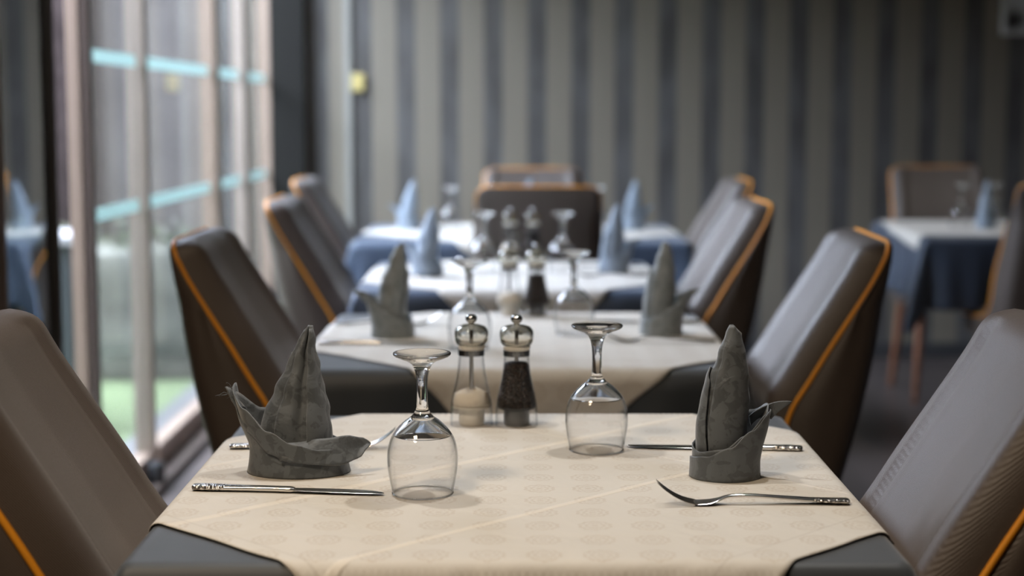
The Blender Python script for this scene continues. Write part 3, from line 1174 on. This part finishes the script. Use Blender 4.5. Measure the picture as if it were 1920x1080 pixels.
# ------------------------------------------------------------------ napkins
def interp(tab, t):
    for (a, va), (b, vb) in zip(tab[:-1], tab[1:]):
        if t <= b:
            f = 0 if b == a else (t - a) / (b - a)
            f = max(0, min(1, f))
            f = f * f * (3 - 2 * f)
            return va + (vb - va) * f
    return tab[-1][1]


def band(rows_n, th0, th1, top, rx, ry, bottom=0.0, flare=None, spiral=0.0, seed=0, nth=96, wr=0.0012, cx=0, cy=0, bulge=0.0):
    """wrapped strip; theta in degrees, 0 = front (-y), 90 = right (+x)"""
    bm = bmesh.new()
    rows = []
    for j in range(rows_n + 1):
        v = j / rows_n
        row = []
        for i in range(nth + 1):
            u = i / nth
            th = th0 + (th1 - th0) * u
            a = R(th)
            zt = top(th)
            zb = bottom(th) if callable(bottom) else bottom
            z = zb + (zt - zb) * v
            k = 1 + (flare(th, z) if flare else 0) + bulge * sin(pi * min(1, z / 0.06))
            off = spiral * u + noise.noise(Vector((cos(a) * 2.5, sin(a) * 2.5, z * 30 + seed))) * wr * (0.3 + v)
            row.append((cx + (rx * k + off) * sin(a), cy - (ry * k + off) * cos(a), z))
        rows.append(row)
    grid(bm, rows)
    return bm


def peak(prof, th0, th1, spiral, cut, seed, nth=90, nz=44, wr=0.0015, fold=None):
    """rolled pointed sheet. prof: z -> (cx, cy, rx, ry)"""
    bm = bmesh.new()
    rows = []
    for j in range(nz + 1):
        v = j / nz
        row = []
        for i in range(nth + 1):
            u = i / nth
            th = th0 + (th1 - th0) * u
            a = R(th)
            ztop = cut(th)
            z = ztop * v
            cx, cy, rx, ry = (interp(c, z) for c in prof)
            off = spiral * (u - 0.5) * (1 - 0.7 * v) + noise.noise(Vector((cos(a) * 1.8, sin(a) * 1.8, z * 22 + seed))) * wr * (1 - 0.6 * v)
            if fold:
                off += fold(th, z)
            row.append((cx + (rx + off) * sin(a), cy - (ry + off) * cos(a), z + 0.0012))
        rows.append(row)
    grid(bm, rows)
    return bm


def sheet(P00, P10, P01, P11, sag, n=10, seed=0):
    bm = bmesh.new()
    P00, P10, P01, P11 = map(Vector, (P00, P10, P01, P11))
    sag = Vector(sag)
    rows = []
    for j in range(n + 1):
        v = j / n
        row = []
        for i in range(n + 1):
            u = i / n
            p = P00 * (1 - u) * (1 - v) + P10 * u * (1 - v) + P01 * (1 - u) * v + P11 * u * v
            p = p + sag * 4 * u * (1 - u) + noise.noise_vector(p * 40 + Vector((seed, 0, 0))) * 0.002
            row.append(p)
        rows.append(row)
    grid(bm, rows)
    return bm


def nap(o, th=0.0014):
    return solid(o, th, 0)


def napkin_right(seed=0, label='', lean=1.0):
    root = thing('folded_napkin', label, 'napkin', (0, 0, 0), 0, 'folded grey napkins')

    def A(th):
        return ((th + 180) % 360) - 180
    top1 = lambda th: interp([(-180, .055), (-100, .040), (-60, .034), (-10, .040), (30, .056), (70, .080), (95, .090), (130, .078), (180, .055)], A(th))
    top2 = lambda th: interp([(-110, .022), (-80, .026), (-40, .030), (0, .042), (40, .062), (75, .083), (100, .084), (150, .05)], th)
    fl = lambda th, z: interp([(-180, 0.0), (20, 0.0), (80, 1), (110, 1), (180, 0)], A(th)) * max(0, z - 0.02) * 4.2
    o = nap(obj('wrap', band(14, 0, 360, top1, 0.0405, 0.036, flare=fl, seed=seed, bulge=-0.02), M['napkin'], root, smooth=True))
    o = nap(obj('wrap_fold', band(12, -112, 140, top2, 0.0432, 0.0385, flare=fl, seed=seed + 3, bulge=-0.02), M['napkin'], root, smooth=True))
    prof = ([(z, x * lean) for z, x in ((0, -.002), (.06, -.003), (.10, .001), (.15, .006), (.19, .009))],
            [(0, 0), (.19, .0)],
            [(0, .026), (.05, .028), (.09, .0275), (.12, .0235), (.15, .0165), (.175, .0095), (.19, .0045)],
            [(0, .024), (.06, .024), (.10, .020), (.15, .012), (.19, .0035)])
    cut = lambda th: 0.186 - 0.010 * max(0, sin(R(th)))
    obj_p = nap(obj('peak', peak(prof, -42, 420, -0.006, cut, seed), M['napkin'], root, smooth=True))
    # second layer lapping round the left of the peak
    prof2 = ([(z, -0.002 + x * lean) for z, x in ((0, -.002), (.06, -.003), (.10, .001), (.15, .006))], [(0, 0.0), (.2, 0)],
             [(0, .029), (.05, .0305), (.09, .0295), (.12, .0255), (.15, .018)], [(0, .027), (.06, .027), (.10, .0225), (.15, .013)])
    cut2 = lambda th: interp([(-150, .13), (-90, .135), (-60, .120), (-38, .03)], th)
    nap(obj('peak_fold', peak(prof2, -170, -42, 0.0, cut2, seed + 5, nth=40, nz=26), M['napkin'], root, smooth=True))
    # flap pointing to the right
    nap(obj('flap', sheet((0.030, 0.004, 0.074), (0.080, -0.004, 0.094), (0.034, 0.020, 0.060), (0.058, 0.004, 0.070), (0, 0, 0.006), seed=seed), M['napkin'], root, smooth=True))
    return root


def napkin_left(label):
    root = thing('folded_napkin', label, 'napkin', (0, 0, 0), 0, 'folded grey napkins')

    def A(th):
        return ((th + 180) % 360) - 180
    fl = lambda th, z: interp([(-180, 0.0), (-125, .4), (-92, 1), (-70, .9), (-20, 0.1), (30, 0.1), (85, 1.0), (130, .3), (180, 0)], A(th)) * (max(0, z - 0.035) * 4.4)
    # inner wall
    top0 = lambda th: interp([(-180, .050), (-130, .075), (-92, .100), (-60, .080), (-20, .045), (20, .030), (90, .030), (150, .04), (180, .05)], A(th))
    nap(obj('wrap', band(16, 0, 360, top0, 0.0610, 0.044, flare=fl, seed=9, bulge=-0.05), M['napkin'], root, smooth=True))
    # front folded cuffs, each lower than the last
    top1 = lambda th: interp([(-112, .085), (-92, .092), (-65, .066), (-35, .044), (0, .027), (35, .018), (75, .016), (100, .014)], th)
    nap(obj('wrap_fold', band(12, -112, 100, top1, 0.0640, 0.0470, flare=fl, seed=12, bulge=-0.06), M['napkin'], root, smooth=True))
    top2 = lambda th: interp([(-100, .110), (-90, .106), (-60, .084), (-30, .058), (0, .043), (30, .035), (60, .033), (85, .035)], th)
    bot2 = lambda th: interp([(-100, .080), (-60, .052), (-30, .030), (0, .020), (40, .018), (85, .022)], th)
    nap(obj('cuff', band(8, -100, 88, top2, 0.0622, 0.0490, bottom=bot2, flare=fl, seed=15, bulge=-0.03), M['napkin'], root, smooth=True))
    # sail
    prof = ([(0, -.004), (.06, -.004), (.10, .001), (.14, .007), (.18, .0135)],
            [(0, .004), (.18, .006)],
            [(0, .046), (.05, .044), (.075, .040), (.10, .031), (.13, .0205), (.16, .011), (.18, .0045)],
            [(0, .030), (.06, .027), (.10, .019), (.14, .011), (.18, .003)])

    def fold(th, z):
        d = abs(((th - 12 + 180) % 360) - 180)
        return -0.0060 * math.exp(-(d / 11) ** 2) * min(1, max(0, z - 0.03) / 0.03)
    nap(obj('peak', peak(prof, -30, 395, -0.007, lambda th: 0.181 - 0.006 * max(0, -sin(R(th))), 4, fold=fold), M['napkin'], root, smooth=True))
    # right-hand lapping fold of the sail
    prof2 = ([(0, .004), (.06, .006), (.10, .008), (.14, .010), (.18, .0135)], [(0, 0), (.18, .004)],
             [(0, .038), (.05, .0335), (.08, .0285), (.12, .018), (.16, .009), (.18, .005)],
             [(0, .034), (.06, .031), (.10, .022), (.14, .013), (.18, .005)])
    nap(obj('peak_fold', peak(prof2, 14, 120, 0.0, lambda th: 0.178, 8, nth=40, nz=30), M['napkin'], root, smooth=True))
    # right flap, drooping like a prow
    bm = bmesh.new()
    rows = []
    tz = [(0, .040), (.45, .046), (.75, .049), (.92, .044), (1, .036)]
    bz = [(0, .024), (.4, .017), (.7, .015), (.88, .022), (1, .035)]
    for j in range(15):
        v = j / 14
        row = []
        for i in range(23):
            u = i / 22
            x = -0.018 + 0.108 * u
            z = interp(bz, u) * (1 - v) + interp(tz, u) * v
            y = -0.0495 + 0.034 * u ** 2 + 0.020 * v * v * (1 - 0.5 * u) + 0.006 * sin(pi * v) * u
            row.append(Vector((x, y, z)) + noise.noise_vector(Vector((x, y, z)) * 40) * 0.0018)
        rows.append(row)
    grid(bm, rows)
    nap(obj('flap', bm, M['napkin'], root, smooth=True))
    # frayed tip at the left with loose threads
    bm = sheet((-0.072, -0.008, 0.080), (-0.089, -0.004, 0.108), (-0.066, 0.006, 0.078), (-0.085, 0.002, 0.104), (-0.001, 0, 0.0), n=6)
    nap(obj('flap', bm, M['napkin'], root, smooth=True), 0.002)
    bm = bmesh.new()
    r = random.Random(3)
    for k in range(7):
        p = Vector((-0.083 + r.uniform(-.006, .004), -0.004, 0.098 + r.uniform(-.010, .008)))
        pts = [p]
        d = Vector((r.uniform(-1, .6), r.uniform(-.4, .2), r.uniform(-.2, 1))).normalized()
        for s in range(7):
            d = (d + Vector((r.uniform(-.5, .5), 0, r.uniform(-.7, .3)))).normalized()
            pts.append(pts[-1] + d * 0.0022)
        tube(bm, pts, 0.00028, 5)
    obj('loose_thread', bm, M['napkin'], root)
    return root


NL = napkin_left('grey napkin folded like a sailing boat at the left of the nearest table')
NL.location = (-0.266, 1.962, ZC1)
NR = napkin_right(0, 'grey napkin folded to a tall peak at the right of the nearest table')
NR.location = (0.262, 1.935, ZC1)
NM = None
for x, y, rz, mir, lb in [
    (-0.237, 3.16, 4, True, 'folded peaked napkin at the left on the second table'),
    (0.300, 3.20, -6, False, 'folded peaked napkin at the right on the second table'),
    (-0.230, 4.34, -5, True, 'folded peaked napkin at the left on the third table'),
    (0.285, 4.46, 8, False, 'folded peaked napkin at the right on the third table'),
    (-0.390, 6.08, 0, True, 'folded peaked napkin at the left end of the far wide table'),
    (0.460, 6.06, -4, False, 'folded peaked napkin at the right end of the far wide table'),
    (0.055, 6.18, 20, True, 'folded napkin tip showing above the back-turned chair'),
    (1.815, 6.12, 60, False, 'folded peaked napkin on the table by the wall'),
]:
    if mir and NM is None:
        NM = o = napkin_right(31, lb, -1.8)
        o.location, o.rotation_euler, o.scale = (x, y, ZC1), (0, 0, R(rz)), (-1, 1, 1)
    else:
        o = dup(NM if mir else NR, (x, y, ZC1), R(rz), lb, mirror=mir)
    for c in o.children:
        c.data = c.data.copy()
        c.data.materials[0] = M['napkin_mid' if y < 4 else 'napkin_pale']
